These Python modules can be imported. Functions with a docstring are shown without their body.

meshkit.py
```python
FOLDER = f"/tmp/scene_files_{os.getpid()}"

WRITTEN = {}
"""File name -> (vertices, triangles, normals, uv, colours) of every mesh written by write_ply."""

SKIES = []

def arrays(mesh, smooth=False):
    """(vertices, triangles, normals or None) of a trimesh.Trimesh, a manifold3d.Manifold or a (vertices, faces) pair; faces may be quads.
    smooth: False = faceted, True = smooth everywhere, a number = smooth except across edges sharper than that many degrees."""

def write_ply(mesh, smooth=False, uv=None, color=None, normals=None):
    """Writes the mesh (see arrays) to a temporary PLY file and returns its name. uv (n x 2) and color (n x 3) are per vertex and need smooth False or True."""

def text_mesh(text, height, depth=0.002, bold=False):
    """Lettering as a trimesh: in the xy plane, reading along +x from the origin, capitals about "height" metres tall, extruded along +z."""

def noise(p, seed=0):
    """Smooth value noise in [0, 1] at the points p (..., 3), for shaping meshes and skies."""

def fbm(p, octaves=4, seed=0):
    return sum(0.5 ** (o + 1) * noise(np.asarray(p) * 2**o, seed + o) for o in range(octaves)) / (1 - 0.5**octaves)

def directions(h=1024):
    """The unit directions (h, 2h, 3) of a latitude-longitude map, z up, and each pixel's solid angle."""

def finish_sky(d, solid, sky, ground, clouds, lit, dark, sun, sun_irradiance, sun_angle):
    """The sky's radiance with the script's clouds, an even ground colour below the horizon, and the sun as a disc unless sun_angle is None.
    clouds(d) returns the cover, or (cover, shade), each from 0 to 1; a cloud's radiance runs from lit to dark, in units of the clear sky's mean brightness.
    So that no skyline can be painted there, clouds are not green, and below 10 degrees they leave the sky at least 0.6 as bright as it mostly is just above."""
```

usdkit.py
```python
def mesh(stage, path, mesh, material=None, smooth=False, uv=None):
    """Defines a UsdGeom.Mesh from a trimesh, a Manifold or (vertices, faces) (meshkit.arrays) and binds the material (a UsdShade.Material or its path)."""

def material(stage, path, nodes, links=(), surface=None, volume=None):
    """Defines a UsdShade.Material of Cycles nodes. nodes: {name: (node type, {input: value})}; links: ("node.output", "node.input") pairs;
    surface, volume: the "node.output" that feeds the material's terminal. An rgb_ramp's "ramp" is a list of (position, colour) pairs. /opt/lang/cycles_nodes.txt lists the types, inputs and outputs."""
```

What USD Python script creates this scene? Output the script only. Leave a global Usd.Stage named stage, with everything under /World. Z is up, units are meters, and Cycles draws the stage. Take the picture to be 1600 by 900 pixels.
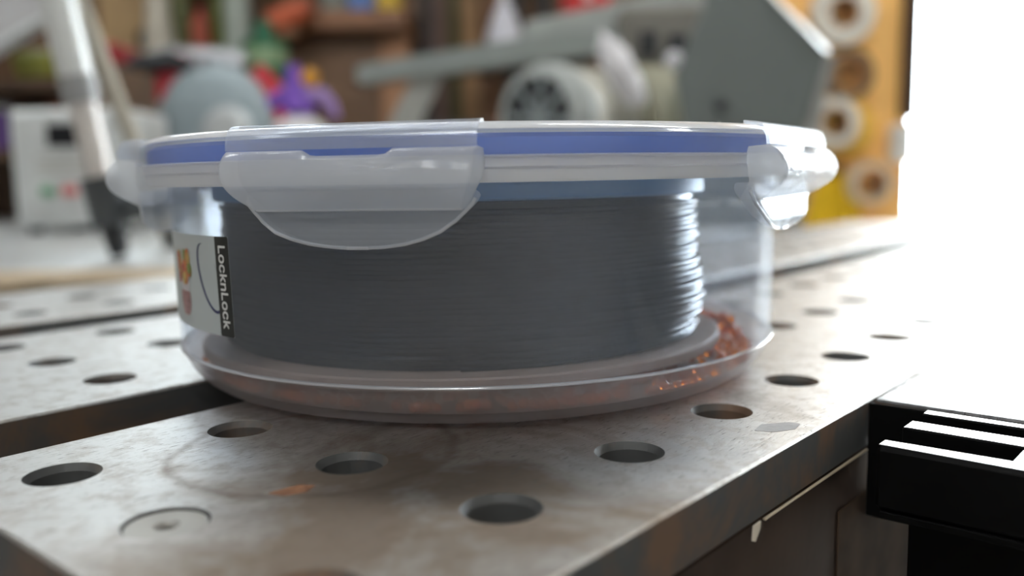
import math, random
import numpy as np, trimesh, usdkit, meshkit
import manifold3d as m3
from manifold3d import Manifold
from shapely.geometry import Polygon, Point, LineString, box as sbox
from shapely import affinity
from pxr import Usd, UsdGeom, UsdLux, UsdShade, Gf, Sdf

random.seed(7); rng = np.random.default_rng(7)
stage = Usd.Stage.CreateInMemory()
UsdGeom.SetStageUpAxis(stage, 'Z'); UsdGeom.SetStageMetersPerUnit(stage, 1.0)
UsdGeom.Xform.Define(stage, '/World'); UsdGeom.Scope.Define(stage, '/World/Looks')

# ------------------------------------------------------------------ camera, sky, exposure
CAM = np.array([-0.14154, -0.12657, 0.07285]); PIT, ROLL, YAW, FPX = 0.12608, -0.01814, 0.85786, 1401.4
HD = np.array([math.sin(YAW), math.cos(YAW), 0]); RT = np.array([math.cos(YAW), -math.sin(YAW), 0])
fw = np.array([math.sin(YAW) * math.cos(PIT), math.cos(YAW) * math.cos(PIT), -math.sin(PIT)])
up0 = np.cross(RT, fw)
cr = RT * math.cos(ROLL) + up0 * math.sin(ROLL); cu = -RT * math.sin(ROLL) + up0 * math.cos(ROLL)
cam = UsdGeom.Camera.Define(stage, '/World/camera')
cam.CreateHorizontalApertureAttr(36.0); cam.CreateVerticalApertureAttr(20.25); cam.CreateFocalLengthAttr(FPX / 1600 * 36)
cam.CreateClippingRangeAttr(Gf.Vec2f(0.01, 200)); cam.CreateFStopAttr(5.2); cam.CreateFocusDistanceAttr(0.250)
EXPOSURE = 0.0
cam.CreateExposureAttr(EXPOSURE)
M = Gf.Matrix4d(*[*cr, 0, *cu, 0, *(-fw), 0, *CAM, 1])
cam.AddTransformOp().Set(M)
SKY, FILL_LAMP, FILL_LAMP2 = 6.2, 56.0, 62.0  # sky strength, then strengths of the added fill lamps
dome = UsdLux.DomeLight.Define(stage, '/World/sky'); dome.CreateIntensityAttr(SKY); dome.CreateColorAttr(Gf.Vec3f(0.86, 0.95, 1.0))

# ------------------------------------------------------------------ helpers
taken = {}
def numbered(parent, name):
    k = (parent, name); n = taken.get(k, 0); taken[k] = n + 1
    return name if n == 0 else f'{name}_{n:03d}'
def W(l, d, z=0.0):                                   # room metres (right, deep, up) -> world
    p = CAM * [1, 1, 0] + RT * l + HD * d
    return (p[0], p[1], z)
ROOMROT = -math.degrees(YAW)
def thing(name, label=None, cat=None, loc=(0, 0, 0), rot=0.0, group=None, kind=None, tilt=None):
    x = UsdGeom.Xform.Define(stage, '/World/' + numbered('/World', name))
    x.AddTranslateOp().Set(Gf.Vec3d(*map(float, loc)))
    if rot: x.AddRotateZOp().Set(float(rot))
    if tilt: x.AddRotateXYZOp().Set(Gf.Vec3f(*tilt))
    p = x.GetPrim()
    for k, v in (('label', label), ('category', cat), ('group', group), ('kind', kind)):
        if v: p.SetCustomDataByKey(k, v)
    return p
def room_thing(name, label, cat, l, d, z, **k): return thing(name, label, cat, W(l, d, z), k.pop('rot', 0) + ROOMROT, **k)
def obj(name, mesh, mat, parent=None, smooth=30, label=None, kind=None, cat=None, group=None):
    root = str(parent.GetPath()) if parent else '/World'
    m = usdkit.mesh(stage, root + '/' + numbered(root, name), mesh, mat, smooth=smooth).GetPrim()
    for k, v in (('label', label), ('category', cat), ('group', group), ('kind', kind)):
        if v: m.SetCustomDataByKey(k, v)
    return m
def cat_(ms):
    out = []
    for m in ms:
        v, f, _ = meshkit.arrays(m); out.append(trimesh.Trimesh(v, f, process=False))
    return trimesh.util.concatenate(out)
def cbox(x0, x1, y0, y1, z0, z1, c=0.0):              # chamfered box
    if c <= 0: return trimesh.creation.box(bounds=[[x0, y0, z0], [x1, y1, z1]])
    c = min(c, 0.45 * min(x1 - x0, y1 - y0, z1 - z0)); P = []
    for x, sx in ((x0, 1), (x1, -1)):
        for y, sy in ((y0, 1), (y1, -1)):
            for z, sz in ((z0, 1), (z1, -1)):
                P += [(x + sx * c, y + sy * c, z), (x + sx * c, y, z + sz * c), (x, y + sy * c, z + sz * c)]
    return trimesh.convex.convex_hull(np.array(P))
def lathe(prof, n=96, a0=0.0, a1=2 * math.pi, closed=True):   # closed profile of (r, z), about z
    prof = np.array(prof, float); k = len(prof); full = abs(a1 - a0 - 2 * math.pi) < 1e-6
    a = np.linspace(a0, a1, n, endpoint=not full)
    v = np.stack([np.outer(np.cos(a), prof[:, 0]), np.outer(np.sin(a), prof[:, 0]), np.tile(prof[:, 1], (n, 1))], 2).reshape(-1, 3)
    f = []
    J = range(k) if closed else range(k - 1)
    for i in range(n if full else n - 1):
        i2 = (i + 1) % n
        for j in J:
            j2 = (j + 1) % k
            f.append((i * k + j, i2 * k + j, i2 * k + j2, i * k + j2))
    f = np.array(f)
    t = np.vstack([f[:, [0, 1, 2]], f[:, [0, 2, 3]]])
    m = trimesh.Trimesh(v, t, process=False)
    if m.volume < 0: m.invert()
    return m
def solid(prof, n=64):                                 # lathe of an open profile that starts and ends on the axis
    m = lathe(prof, n, closed=False); m.merge_vertices(); m.update_faces(m.nondegenerate_faces()); return m
def tube(pts, r, n=10, cap=True):
    pts = np.array(pts, float); r = np.broadcast_to(r, len(pts)); k = len(pts)
    T = np.gradient(pts, axis=0); T /= np.linalg.norm(T, axis=1)[:, None]
    u = np.cross(T[0], [0, 0, 1.0]); u = u if np.linalg.norm(u) > 1e-3 else np.cross(T[0], [1.0, 0, 0]); u /= np.linalg.norm(u)
    V = []; a = np.arange(n) / n * 2 * np.pi
    for i in range(k):
        u = u - T[i] * (u @ T[i]); u /= np.linalg.norm(u); w = np.cross(T[i], u)
        V.append(pts[i] + r[i] * (np.outer(np.cos(a), u) + np.outer(np.sin(a), w)))
    V = np.vstack(V); i, j = np.meshgrid(np.arange(k - 1), np.arange(n), indexing='ij'); j2 = (j + 1) % n
    q = np.stack([i * n + j, i * n + j2, (i + 1) * n + j2, (i + 1) * n + j], 2).reshape(-1, 4)
    F = [q[:, [0, 1, 2]], q[:, [0, 2, 3]]]
    if cap:
        V = np.vstack([V, pts[0], pts[-1]]); o = np.arange(n); o2 = (o + 1) % n
        F += [np.stack([o2, o, np.full(n, k * n)], 1), np.stack([o + (k - 1) * n, o2 + (k - 1) * n, np.full(n, k * n + 1)], 1)]
    return trimesh.Trimesh(V, np.vstack(F), process=False)
def prism(pts, depth, plane='xz', off=0.0):           # polygon in xz (extruded along +y) or xy (along +z)
    p = pts if isinstance(pts, Polygon) else Polygon(pts)
    m = trimesh.creation.extrude_polygon(p, depth, engine='earcut')
    if plane == 'xz':
        v = np.array(m.vertices); m.vertices = np.c_[v[:, 0], v[:, 2] + off, v[:, 1]]; m.invert()
    elif plane == 'yz':
        v = np.array(m.vertices); m.vertices = np.c_[v[:, 2] + off, v[:, 0], v[:, 1]]
    else: m.apply_translation([0, 0, off])
    if m.volume < 0: m.invert()
    return m
def mv(m, x=0, y=0, z=0): m = m.copy(); m.apply_translation([x, y, z]); return m
def rotm(m, deg, axis, pt=(0, 0, 0)):
    m = m.copy(); m.apply_transform(trimesh.transformations.rotation_matrix(math.radians(deg), axis, pt)); return m
def blob(rx, ry, rz, amp=0.15, fr=3.0, seed=0, sub=3):
    s = trimesh.creation.icosphere(sub); v = np.array(s.vertices)
    k = 1 + amp * (meshkit.fbm(v * fr + 10, 3, seed) - 0.5) * 2
    s.vertices = v * k[:, None] * [rx, ry, rz]; return s

# ------------------------------------------------------------------ materials
LK = '/World/Looks/'
def mat(name, color, rough=0.5, metal=0.0, var=0.12, scale=20.0, bump=0.0, spec=0.5, rvar=0.0, **extra):
    """Principled with a gentle tone variation over the object and optional fine bump."""
    c = np.array(color, float)
    nodes = {'tc': ('texture_coordinate', {}), 'n': ('noise_texture', {'scale': scale, 'detail': 4.0}),
             'r': ('rgb_ramp', {'ramp': [(0.3, np.clip(c * (1 - var), 0, 1)), (0.7, np.clip(c * (1 + var), 0, 1))]}),
             'p': ('principled_bsdf', {'roughness': rough, 'metallic': metal, 'specular_ior_level': spec, **extra})}
    links = [('tc.object', 'n.vector'), ('n.fac', 'r.fac'), ('r.color', 'p.base_color')]
    if bump:
        nodes['b'] = ('bump', {'strength': bump, 'distance': 0.002}); links += [('n.fac', 'b.height'), ('b.normal', 'p.normal')]
    if rvar:
        nodes['m'] = ('map_range', {'from_min': 0.3, 'from_max': 0.7, 'to_min': rough - rvar, 'to_max': rough + rvar})
        links += [('n.fac', 'm.value'), ('m.result', 'p.roughness')]
    return usdkit.material(stage, LK + name, nodes, links, surface='p.BSDF')
def plastic_clear(name, tint=(0.95, 0.97, 1.0), milk=0.1, milkcol=(0.85, 0.88, 0.95), rough=0.08, edge=0.8, base=0.04, bump=0.0, bscale=60.0, power=4.0):
    """Translucent polypropylene: see-through, a milky share that scatters, sheen that grows towards grazing."""
    nodes = {'t': ('transparent_bsdf', {'color': tint}), 'd': ('diffuse_bsdf', {'color': milkcol}), 'tl': ('translucent_bsdf', {'color': milkcol}),
             'dm': ('mix_closure', {'fac': 0.42}), 'a': ('mix_closure', {'fac': milk}), 'g': ('glossy_bsdf', {'color': (1, 1, 1), 'roughness': rough}),
             'lw': ('layer_weight', {'blend': 0.5}), 'pw': ('math', {'math_type': 'power', 'value2': power}),
             'ma': ('math', {'math_type': 'multiply_add', 'value2': edge, 'value3': base, 'use_clamp': True}), 'o': ('mix_closure', {})}
    links = [('d.BSDF', 'dm.closure1'), ('tl.BSDF', 'dm.closure2'), ('t.BSDF', 'a.closure1'), ('dm.closure', 'a.closure2'),
             ('lw.facing', 'pw.value1'), ('pw.value', 'ma.value1'), ('ma.value', 'o.fac'), ('a.closure', 'o.closure1'), ('g.BSDF', 'o.closure2')]
    if bump:
        nodes.update({'tc': ('texture_coordinate', {}), 'mp': ('mapping', {'scale': (1, 1, 4)}), 'n': ('noise_texture', {'scale': bscale, 'detail': 2.0}), 'b': ('bump', {'strength': bump, 'distance': 0.001})})
        links += [('tc.object', 'mp.vector'), ('mp.vector', 'n.vector'), ('n.fac', 'b.height'), ('b.normal', 'g.normal')]
    return usdkit.material(stage, LK + name, nodes, links, surface='o.closure')

def steel(name, base=(0.60, 0.595, 0.58), dark=(0.44, 0.41, 0.38), rust=(0.185, 0.130, 0.085), rust_at=0.70, r0=0.36, r1=0.50, metal=0.96, side=(0.100, 0.103, 0.103), ring=False):
    """Worn ground steel: fine mottling, brown stains, scratches across the plate; unground side faces and bores are dark."""
    nodes = {'tc': ('texture_coordinate', {}), 'ge': ('geometry', {}), 'sx': ('separate_xyz', {}),
             'n1': ('noise_texture', {'scale': 110.0, 'detail': 7.0, 'roughness': 0.7, 'distortion': 0.3}),
             'n2': ('noise_texture', {'scale': 13.0, 'detail': 6.0, 'roughness': 0.62, 'distortion': 0.8}),
             'mp': ('mapping', {'scale': (1.0, 7.0, 1.0), 'rotation': (0, 0, 0.25)}), 'n3': ('noise_texture', {'scale': 190.0, 'detail': 4.0, 'roughness': 0.65}),
             'r1': ('rgb_ramp', {'ramp': [(0.34, dark), (0.52, base), (1.0, base)]}),
             'rs': ('rgb_ramp', {'ramp': [(rust_at - 0.10, (0, 0, 0)), (rust_at + 0.12, (0.85, 0.85, 0.85))]}),
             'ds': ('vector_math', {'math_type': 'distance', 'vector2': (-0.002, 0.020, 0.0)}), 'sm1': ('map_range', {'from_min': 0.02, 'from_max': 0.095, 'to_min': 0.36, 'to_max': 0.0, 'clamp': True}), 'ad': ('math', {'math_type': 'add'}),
             'mx': ('mix_color', {'b': rust}), 'rr': ('map_range', {'from_min': 0.3, 'from_max': 0.7, 'to_min': r1, 'to_max': r0}),
             'sp': ('rgb_ramp', {'ramp': [(0.33, (1, 1, 1)), (0.42, (0, 0, 0))]}), 'spm': ('mix_color', {'b': np.array(dark) * 0.45}),
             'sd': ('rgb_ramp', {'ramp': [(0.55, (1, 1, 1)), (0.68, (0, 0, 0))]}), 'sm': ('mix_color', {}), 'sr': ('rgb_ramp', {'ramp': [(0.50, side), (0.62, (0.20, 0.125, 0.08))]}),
             'mm': ('mix_float', {'a': metal, 'b': 0.25}), 'dr': ('vector_math', {'math_type': 'distance', 'vector2': (0.0019, 0.0686, 0.0)}), 'd1': ('math', {'math_type': 'subtract', 'value2': 0.0375}), 'nr': ('noise_texture', {'scale': 55.0, 'detail': 4.0}), 'd2': ('math', {'math_type': 'multiply_add', 'value2': 0.008, 'value3': -0.004}), 'd3': ('math', {'math_type': 'add'}), 'd4': ('math', {'math_type': 'absolute'}), 'd5': ('map_range', {'from_min': 0.0003, 'from_max': 0.0022, 'to_min': 0.45 if ring else 0.0, 'to_max': 0.0, 'clamp': True}), 'rgx': ('mix_color', {'b': (0.16, 0.11, 0.08)}),
             'mr': ('mix_float', {'b': 0.55}), 'ms': ('mix_float', {'b': 0.6}), 'b': ('bump', {'strength': 0.25, 'distance': 0.0005}), 'b2': ('bump', {'strength': 0.10, 'distance': 0.0008}),
             'p': ('principled_bsdf', {})}
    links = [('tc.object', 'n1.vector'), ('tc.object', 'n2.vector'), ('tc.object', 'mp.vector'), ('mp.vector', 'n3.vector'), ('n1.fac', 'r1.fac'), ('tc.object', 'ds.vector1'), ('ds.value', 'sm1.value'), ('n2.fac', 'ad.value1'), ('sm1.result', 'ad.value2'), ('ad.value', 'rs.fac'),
             ('r1.color', 'mx.a'), ('rs.color', 'mx.fac'), ('n3.fac', 'sp.fac'), ('sp.color', 'spm.fac'), ('mx.result', 'spm.a'),
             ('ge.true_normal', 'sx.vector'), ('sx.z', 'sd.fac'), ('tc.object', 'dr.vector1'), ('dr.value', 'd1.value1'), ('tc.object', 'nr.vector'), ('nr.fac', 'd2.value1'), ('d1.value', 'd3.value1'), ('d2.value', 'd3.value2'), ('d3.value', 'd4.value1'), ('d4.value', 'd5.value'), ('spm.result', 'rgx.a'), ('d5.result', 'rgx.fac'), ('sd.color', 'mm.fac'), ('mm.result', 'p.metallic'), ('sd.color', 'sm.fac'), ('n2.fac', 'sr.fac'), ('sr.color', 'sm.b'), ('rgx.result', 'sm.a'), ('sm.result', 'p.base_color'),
             ('n1.fac', 'rr.value'), ('rr.result', 'mr.a'), ('rs.color', 'mr.fac'), ('mr.result', 'ms.a'), ('sd.color', 'ms.fac'), ('ms.result', 'p.roughness'),
             ('n3.fac', 'b.height'), ('n1.fac', 'b2.height'), ('b.normal', 'b2.normal'), ('b2.normal', 'p.normal')]
    return usdkit.material(stage, LK + name, nodes, links, surface='p.BSDF')

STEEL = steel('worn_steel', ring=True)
SIDEP = steel('side_plate_steel', base=(0.19, 0.19, 0.195), dark=(0.10, 0.10, 0.10), rust_at=0.8)
STEEL_SIDE = steel('dark_mill_steel', base=(0.20, 0.20, 0.20), dark=(0.12, 0.11, 0.10), rust=(0.12, 0.07, 0.045), rust_at=0.55, r0=0.4, r1=0.6, metal=0.7)
STEEL_BENCH = steel('pale_bench_steel', base=(0.62, 0.63, 0.64), dark=(0.45, 0.44, 0.42), rust_at=0.72, r0=0.3, r1=0.45)
RUSTY = mat('rusty_frame', (0.065, 0.040, 0.027), 0.7, 0.3, 0.4, 30, 0.3)
BRACKET = mat('bare_bracket_steel', (0.075, 0.050, 0.034), 0.8, 0.0, 0.3, 60, 0.0, 0.1)
BLACK = mat('black_oxide', (0.003, 0.003, 0.0032), 0.5, 0.0, 0.3, 40, 0.0, 0.12)
GROUND = mat('ground_bright_steel', (0.75, 0.76, 0.74), 0.3, 0.95, 0.08, 60)
PLUGMAT = mat('grey_plug', (0.42, 0.41, 0.38), 0.5, 0.4, 0.1, 40)
WALL_PP = plastic_clear('clear_plastic', milk=0.075, milkcol=(0.82, 0.88, 0.96), rough=0.07, edge=0.07, base=0.03, power=4.0)
BASE_PP = plastic_clear('frosted_plastic', tint=(0.93, 0.92, 0.93), milk=0.34, milkcol=(0.62, 0.58, 0.58), rough=0.2, edge=0.07, base=0.03)
LID_PP = plastic_clear('lid_plastic', milk=0.06, milkcol=(0.85, 0.88, 0.95), rough=0.1, edge=0.35)
RIM_PP = plastic_clear('lid_rim_plastic', milk=0.96, milkcol=(0.97, 0.98, 0.99), rough=0.12, edge=0.4)  # white milkiness stands in for sky glare on clear plastic
SKIRT_PP = plastic_clear('lid_skirt_plastic', milk=0.74, milkcol=(0.97, 0.97, 0.97), rough=0.15, edge=0.1)
RIDGE_PP = plastic_clear('ridge_plastic', milk=0.55, milkcol=(0.92, 0.92, 0.93), rough=0.1)
CLIP_PP = plastic_clear('clip_plastic', milk=0.40, milkcol=(0.96, 0.97, 0.98), rough=0.16, edge=0.10, base=0.03, bump=0.6, bscale=120.0)
TAB_PP = plastic_clear('tab_plastic', milk=0.25, milkcol=(0.84, 0.88, 0.93), rough=0.12, edge=0.10, base=0.03)
HINGE_PP = plastic_clear('hinge_plastic', milk=0.20, rough=0.16, edge=0.12)
GASKET = mat('blue_silicone', (0.13, 0.25, 0.74), 0.35, 0, 0.05, 30)
FIL = mat('slate_filament', (0.009, 0.017, 0.026), 0.21, 0, 0.15, 80, 0, 0.3)
FLANGE = mat('blue_spool_flange', (0.13, 0.26, 0.42), 0.4, 0, 0.06, 20)
CARD = mat('taupe_spool_flange', (0.36, 0.27, 0.22), 0.6, 0, 0.08, 20)

# ------------------------------------------------------------------ welding table (world axes: plates run along x)
S = 0.0508
table = thing('welding_table', 'large steel welding table of perforated plates with gaps, carrying the round plastic container', 'welding table', (0, 0, 0))
T = 0.0155
def plate_mesh(x0, x1, y0, y1, holes, thick=T, c=0.0007):
    v, f, _ = meshkit.arrays(cbox(x0, x1, y0, y1, -thick, 0, c))
    m = Manifold(m3.Mesh(v.astype(np.float32), f.astype(np.uint32)))
    cut = []
    for hx, hy in holes:
        cut.append(Manifold.cylinder(thick + 0.01, 0.008, 0.008, 48).translate([hx, hy, -thick - 0.005]))
        cut.append(Manifold.cylinder(0.0020, 0.008, 0.0093, 48).translate([hx, hy, -0.0019]))
    if cut: m = m - Manifold.batch_boolean(cut, m3.OpType.Add)
    return m
XEND = 1.12
rows1 = [(i * S, j * 0.0513) for j in range(3) for i in range(-1, 21) if (i, j) != (1, 1)]
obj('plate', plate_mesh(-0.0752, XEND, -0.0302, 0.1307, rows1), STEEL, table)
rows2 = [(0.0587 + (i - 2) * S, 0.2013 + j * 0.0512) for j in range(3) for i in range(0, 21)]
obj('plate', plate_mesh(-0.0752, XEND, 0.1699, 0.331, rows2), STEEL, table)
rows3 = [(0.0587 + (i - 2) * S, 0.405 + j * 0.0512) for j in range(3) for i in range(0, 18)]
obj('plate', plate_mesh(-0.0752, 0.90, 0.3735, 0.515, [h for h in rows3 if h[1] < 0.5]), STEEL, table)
obj('side_plate', plate_mesh(0.1432, 1.05, -0.36, -0.0312, []), SIDEP, table)
obj('rail', cbox(-0.065, 1.1, -0.0302 + 0.0006, -0.0225, -0.115, -T - 0.0002, 0.0008), RUSTY, table, label='brown rusty rail under the front plate')
obj('rail', cbox(-0.065, 1.1, 0.122, 0.1305, -0.115, -T - 0.0002, 0.0008), RUSTY, table)
obj('rail', cbox(-0.065, 1.1, 0.1705, 0.179, -0.115, -T - 0.0002, 0.0008), RUSTY, table)
obj('rail', cbox(-0.065, 1.1, 0.318, 0.326, -0.115, -T - 0.0002, 0.0008), RUSTY, table)
obj('rail', cbox(-0.065, 0.88, 0.38, 0.388, -0.115, -T - 0.0002, 0.0008), RUSTY, table)
obj('bracket', cbox(0.119, 0.30, -0.0303, -0.0297, -0.12, -0.0302, 0.0002), BRACKET, table, label='pale bare steel bracket plate on the rail')
obj('edge_strip', cbox(0.067, 0.1412, -0.0308, -0.0299, -0.0165, -0.0158, 0.0002), mat('pale_strip', (0.60, 0.50, 0.36), 0.4, 0.3), table, label='thin pale strip under the front plate edge')
rp1 = Polygon([(-0.0262, 0.0487), (-0.0250, 0.0452), (-0.0205, 0.0432), (-0.0172, 0.0450), (-0.0190, 0.0478), (-0.0225, 0.0482)]).buffer(0.0006)
obj('rust_spot', prism(rp1, 0.00006, 'xy', 0.00001), mat('rust_spot', (0.26, 0.12, 0.06), 0.8, 0, 0.3, 400), table, label='small orange rust spot')
gp1 = Polygon([(0.0890, -0.0175), (0.0950, -0.0165), (0.1015, -0.0215), (0.1020, -0.0240), (0.0965, -0.0250), (0.0905, -0.0215)]).buffer(0.0006)
obj('grey_mark', prism(gp1, 0.00006, 'xy', 0.00001), mat('grey_mark', (0.40, 0.39, 0.39), 0.75, 0, 0.1, 300), table, label='dull grey mark near the front edge')
for x in (-0.02, 0.55, 1.02):
    obj('cross_beam', cbox(x, x + 0.05, -0.02, 0.50 if x < 0.8 else 0.32, -0.165, -0.116, 0.002), RUSTY, table)
for x, y in ((-0.02, -0.015), (-0.02, 0.45), (1.02, -0.015), (1.02, 0.27), (0.55, 0.45), (0.55, -0.015)):
    obj('leg', cbox(x, x + 0.05, y, y + 0.05, -0.90, -0.1655, 0.003), RUSTY, table)

plug = thing('hole_plug', 'round grey plug with a small centre hole filling a hole near the plate corner', 'plug', (-0.0508, 0.0513, -T))
pm = Manifold.cylinder(T - 0.0006, 0.0079, 0.0079, 48) + Manifold.cylinder(0.0008, 0.0079, 0.0086, 48).translate([0, 0, T - 0.0014])
pm = pm - Manifold.cylinder(0.02, 0.0021, 0.0021, 24).translate([0, 0, 0.004]) - Manifold.cylinder(0.0012, 0.0019, 0.0031, 24).translate([0, 0, T - 0.0016])
obj('plug_body', pm, PLUGMAT, plug)

# finned black block bolted to the side plate
blk = thing('finned_block', 'black machined steel block with three long bright-topped fins beside the front plate', 'machine block', (0.1426, -0.0306, -0.001))
obj('back_face', cbox(-0.0010, 0.0, -0.30, 0.0002, -0.037, 0.0, 0.0002), BLACK, blk)
FINS = [(-0.0021, 0.0, 0.0), (-0.0238, -0.0156, 0.0), (-0.0452, -0.0386, 0.0008)]
for i, (a, b, c) in enumerate([(-0.0055, -0.0011, 0.0003), (-0.0240, -0.0156, 0.0003), (-0.0455, -0.0386, 0.0012)]):
    obj('fin', cbox(a, b, -0.30, -0.0170, -0.0175, 0.0002, c), BLACK, blk)
    obj('fin_top', cbox(a + c, b - c * 0.6, -0.2995, -0.0174, 0.00022, 0.00045, 0.0001), GROUND, blk, label='bright ground strip on top of the fin')
obj('web', cbox(-0.0385, -0.0241, -0.30, -0.0482, -0.0175, 0.0001, 0.0003), BLACK, blk)
obj('web_top', cbox(-0.0384, -0.0242, -0.2995, -0.0484, 0.00012, 0.00035, 0.0001), GROUND, blk, label='bright ground land between the two front fins')
obj('floor_plate', cbox(-0.0455, -0.0011, -0.30, -0.0185, -0.0195, -0.0176, 0.0002), BLACK, blk)
obj('column', cbox(-0.0130, -0.0011, -0.30, -0.0165, -0.14, -0.0197, 0.0006), BLACK, blk)

flake = thing('paint_flake', 'small curled pale flake hanging under the front plate edge', 'flake', (0.0605, -0.0308, -0.0158))
fv = np.array([[0, 0, 0], [.0032, -.0003, .0004], [.0022, -.0006, -.0012], [-.0012, -.0010, -.0034], [-.0022, -.0008, -.0030]])
obj('flake_body', trimesh.convex.convex_hull(np.vstack([fv, fv + [0, 0.0005, 0]])), mat('flake_white', (0.62, 0.55, 0.45), 0.6), flake, smooth=False)

# ------------------------------------------------------------------ the container
AX, AY = 0.11946, 0.11653
A0 = math.degrees(math.atan2(CAM[1] - AY, CAM[0] - AX))      # bearing from the container towards the viewer
box_ = thing('food_container', 'round clear plastic container with blue-sealed clip lid standing on the perforated steel plates', 'food container', (AX, AY, 0.0), A0)
def R_body(z): return np.interp(z, [0.0135, 0.016, 0.0635], [0.1124, 0.1128, 0.1137])
th = 0.0013
outer = [(0.1121, 0.0136), (0.1129, 0.0142), (R_body(0.02), 0.02), (R_body(0.04), 0.04), (R_body(0.062), 0.062), (0.1150, 0.0634), (0.1160, 0.0641), (0.1163, 0.0652), (0.1150, 0.0662), (0.1142, 0.0672), (0.1142, 0.0722), (0.1150, 0.0745)]
inner = [(0.1138, 0.0745), (0.1128, 0.0722), (0.1127, 0.066), (0.1124, 0.062), (R_body(0.04) - th, 0.04), (R_body(0.02) - th, 0.02), (0.1108, 0.0136)]
obj('body', lathe(outer + inner, 192), WALL_PP, box_)
base_o = [(0.0, 0.0006), (0.092, 0.0004), (0.0955, 0.0), (0.0995, 0.0003), (0.1035, 0.0016), (0.1070, 0.0041), (0.1096, 0.0075), (0.1112, 0.0108), (0.1119, 0.0135)]
base_i = [(0.1106, 0.0135), (0.1094, 0.0105), (0.1072, 0.0072), (0.104, 0.0046), (0.099, 0.0030), (0.0, 0.0026)]
obj('base', solid(base_o + base_i, 160), BASE_PP, box_, label='frosted rounded base of the container')
obj('seam_ridge', lathe([(0.1120, 0.0134), (0.1131, 0.0136), (0.1133, 0.0140), (0.1131, 0.0143), (0.1120, 0.0144)], 192), RIDGE_PP, box_, label='thin pale ridge round the foot of the wall')
# lid: top panel, raised rim, side wall and skirt
wall_o = [(0.1213, 0.0846), (0.1222, 0.0838), (0.1226, 0.0822), (0.1226, 0.0778)]
wall_i = [(0.1212, 0.0782), (0.1212, 0.0822), (0.1209, 0.0834), (0.1203, 0.0842)]
lid = obj('lid', lathe(wall_o + wall_i, 192), LID_PP, box_, label='clear side wall of the lid')
rim_o = [(0.0, 0.0840), (0.100, 0.0846), (0.106, 0.0850), (0.110, 0.0864), (0.1140, 0.0869), (0.1178, 0.0868), (0.1200, 0.0860), (0.1213, 0.0848)]
rim_i = [(0.1202, 0.0843), (0.1190, 0.0850), (0.1160, 0.0855), (0.1120, 0.0852), (0.1075, 0.0838), (0.1, 0.0832), (0.0, 0.0826)]
obj('lid_top', solid(rim_o + rim_i, 192), RIM_PP, lid, label='top and raised rim of the lid, whitened in place of sky glare')
sk_o = [(0.1226, 0.0777), (0.1220, 0.0771), (0.1218, 0.0749), (0.1211, 0.0743), (0.1210, 0.0716), (0.1206, 0.0708)]
sk_i = [(0.1192, 0.0709), (0.1195, 0.0742), (0.1204, 0.0752), (0.1207, 0.0772), (0.1212, 0.0781)]
obj('lid_skirt', lathe(sk_o + sk_i, 192), SKIRT_PP, lid, label='milky stepped skirt under the blue ring')
obj('gasket', lathe([(0.1172, 0.0772), (0.1196, 0.0772), (0.1203, 0.0790), (0.1200, 0.0826), (0.1180, 0.0838), (0.1160, 0.0836), (0.1158, 0.0790)], 160), GASKET, lid, label='blue silicone sealing ring')

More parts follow.
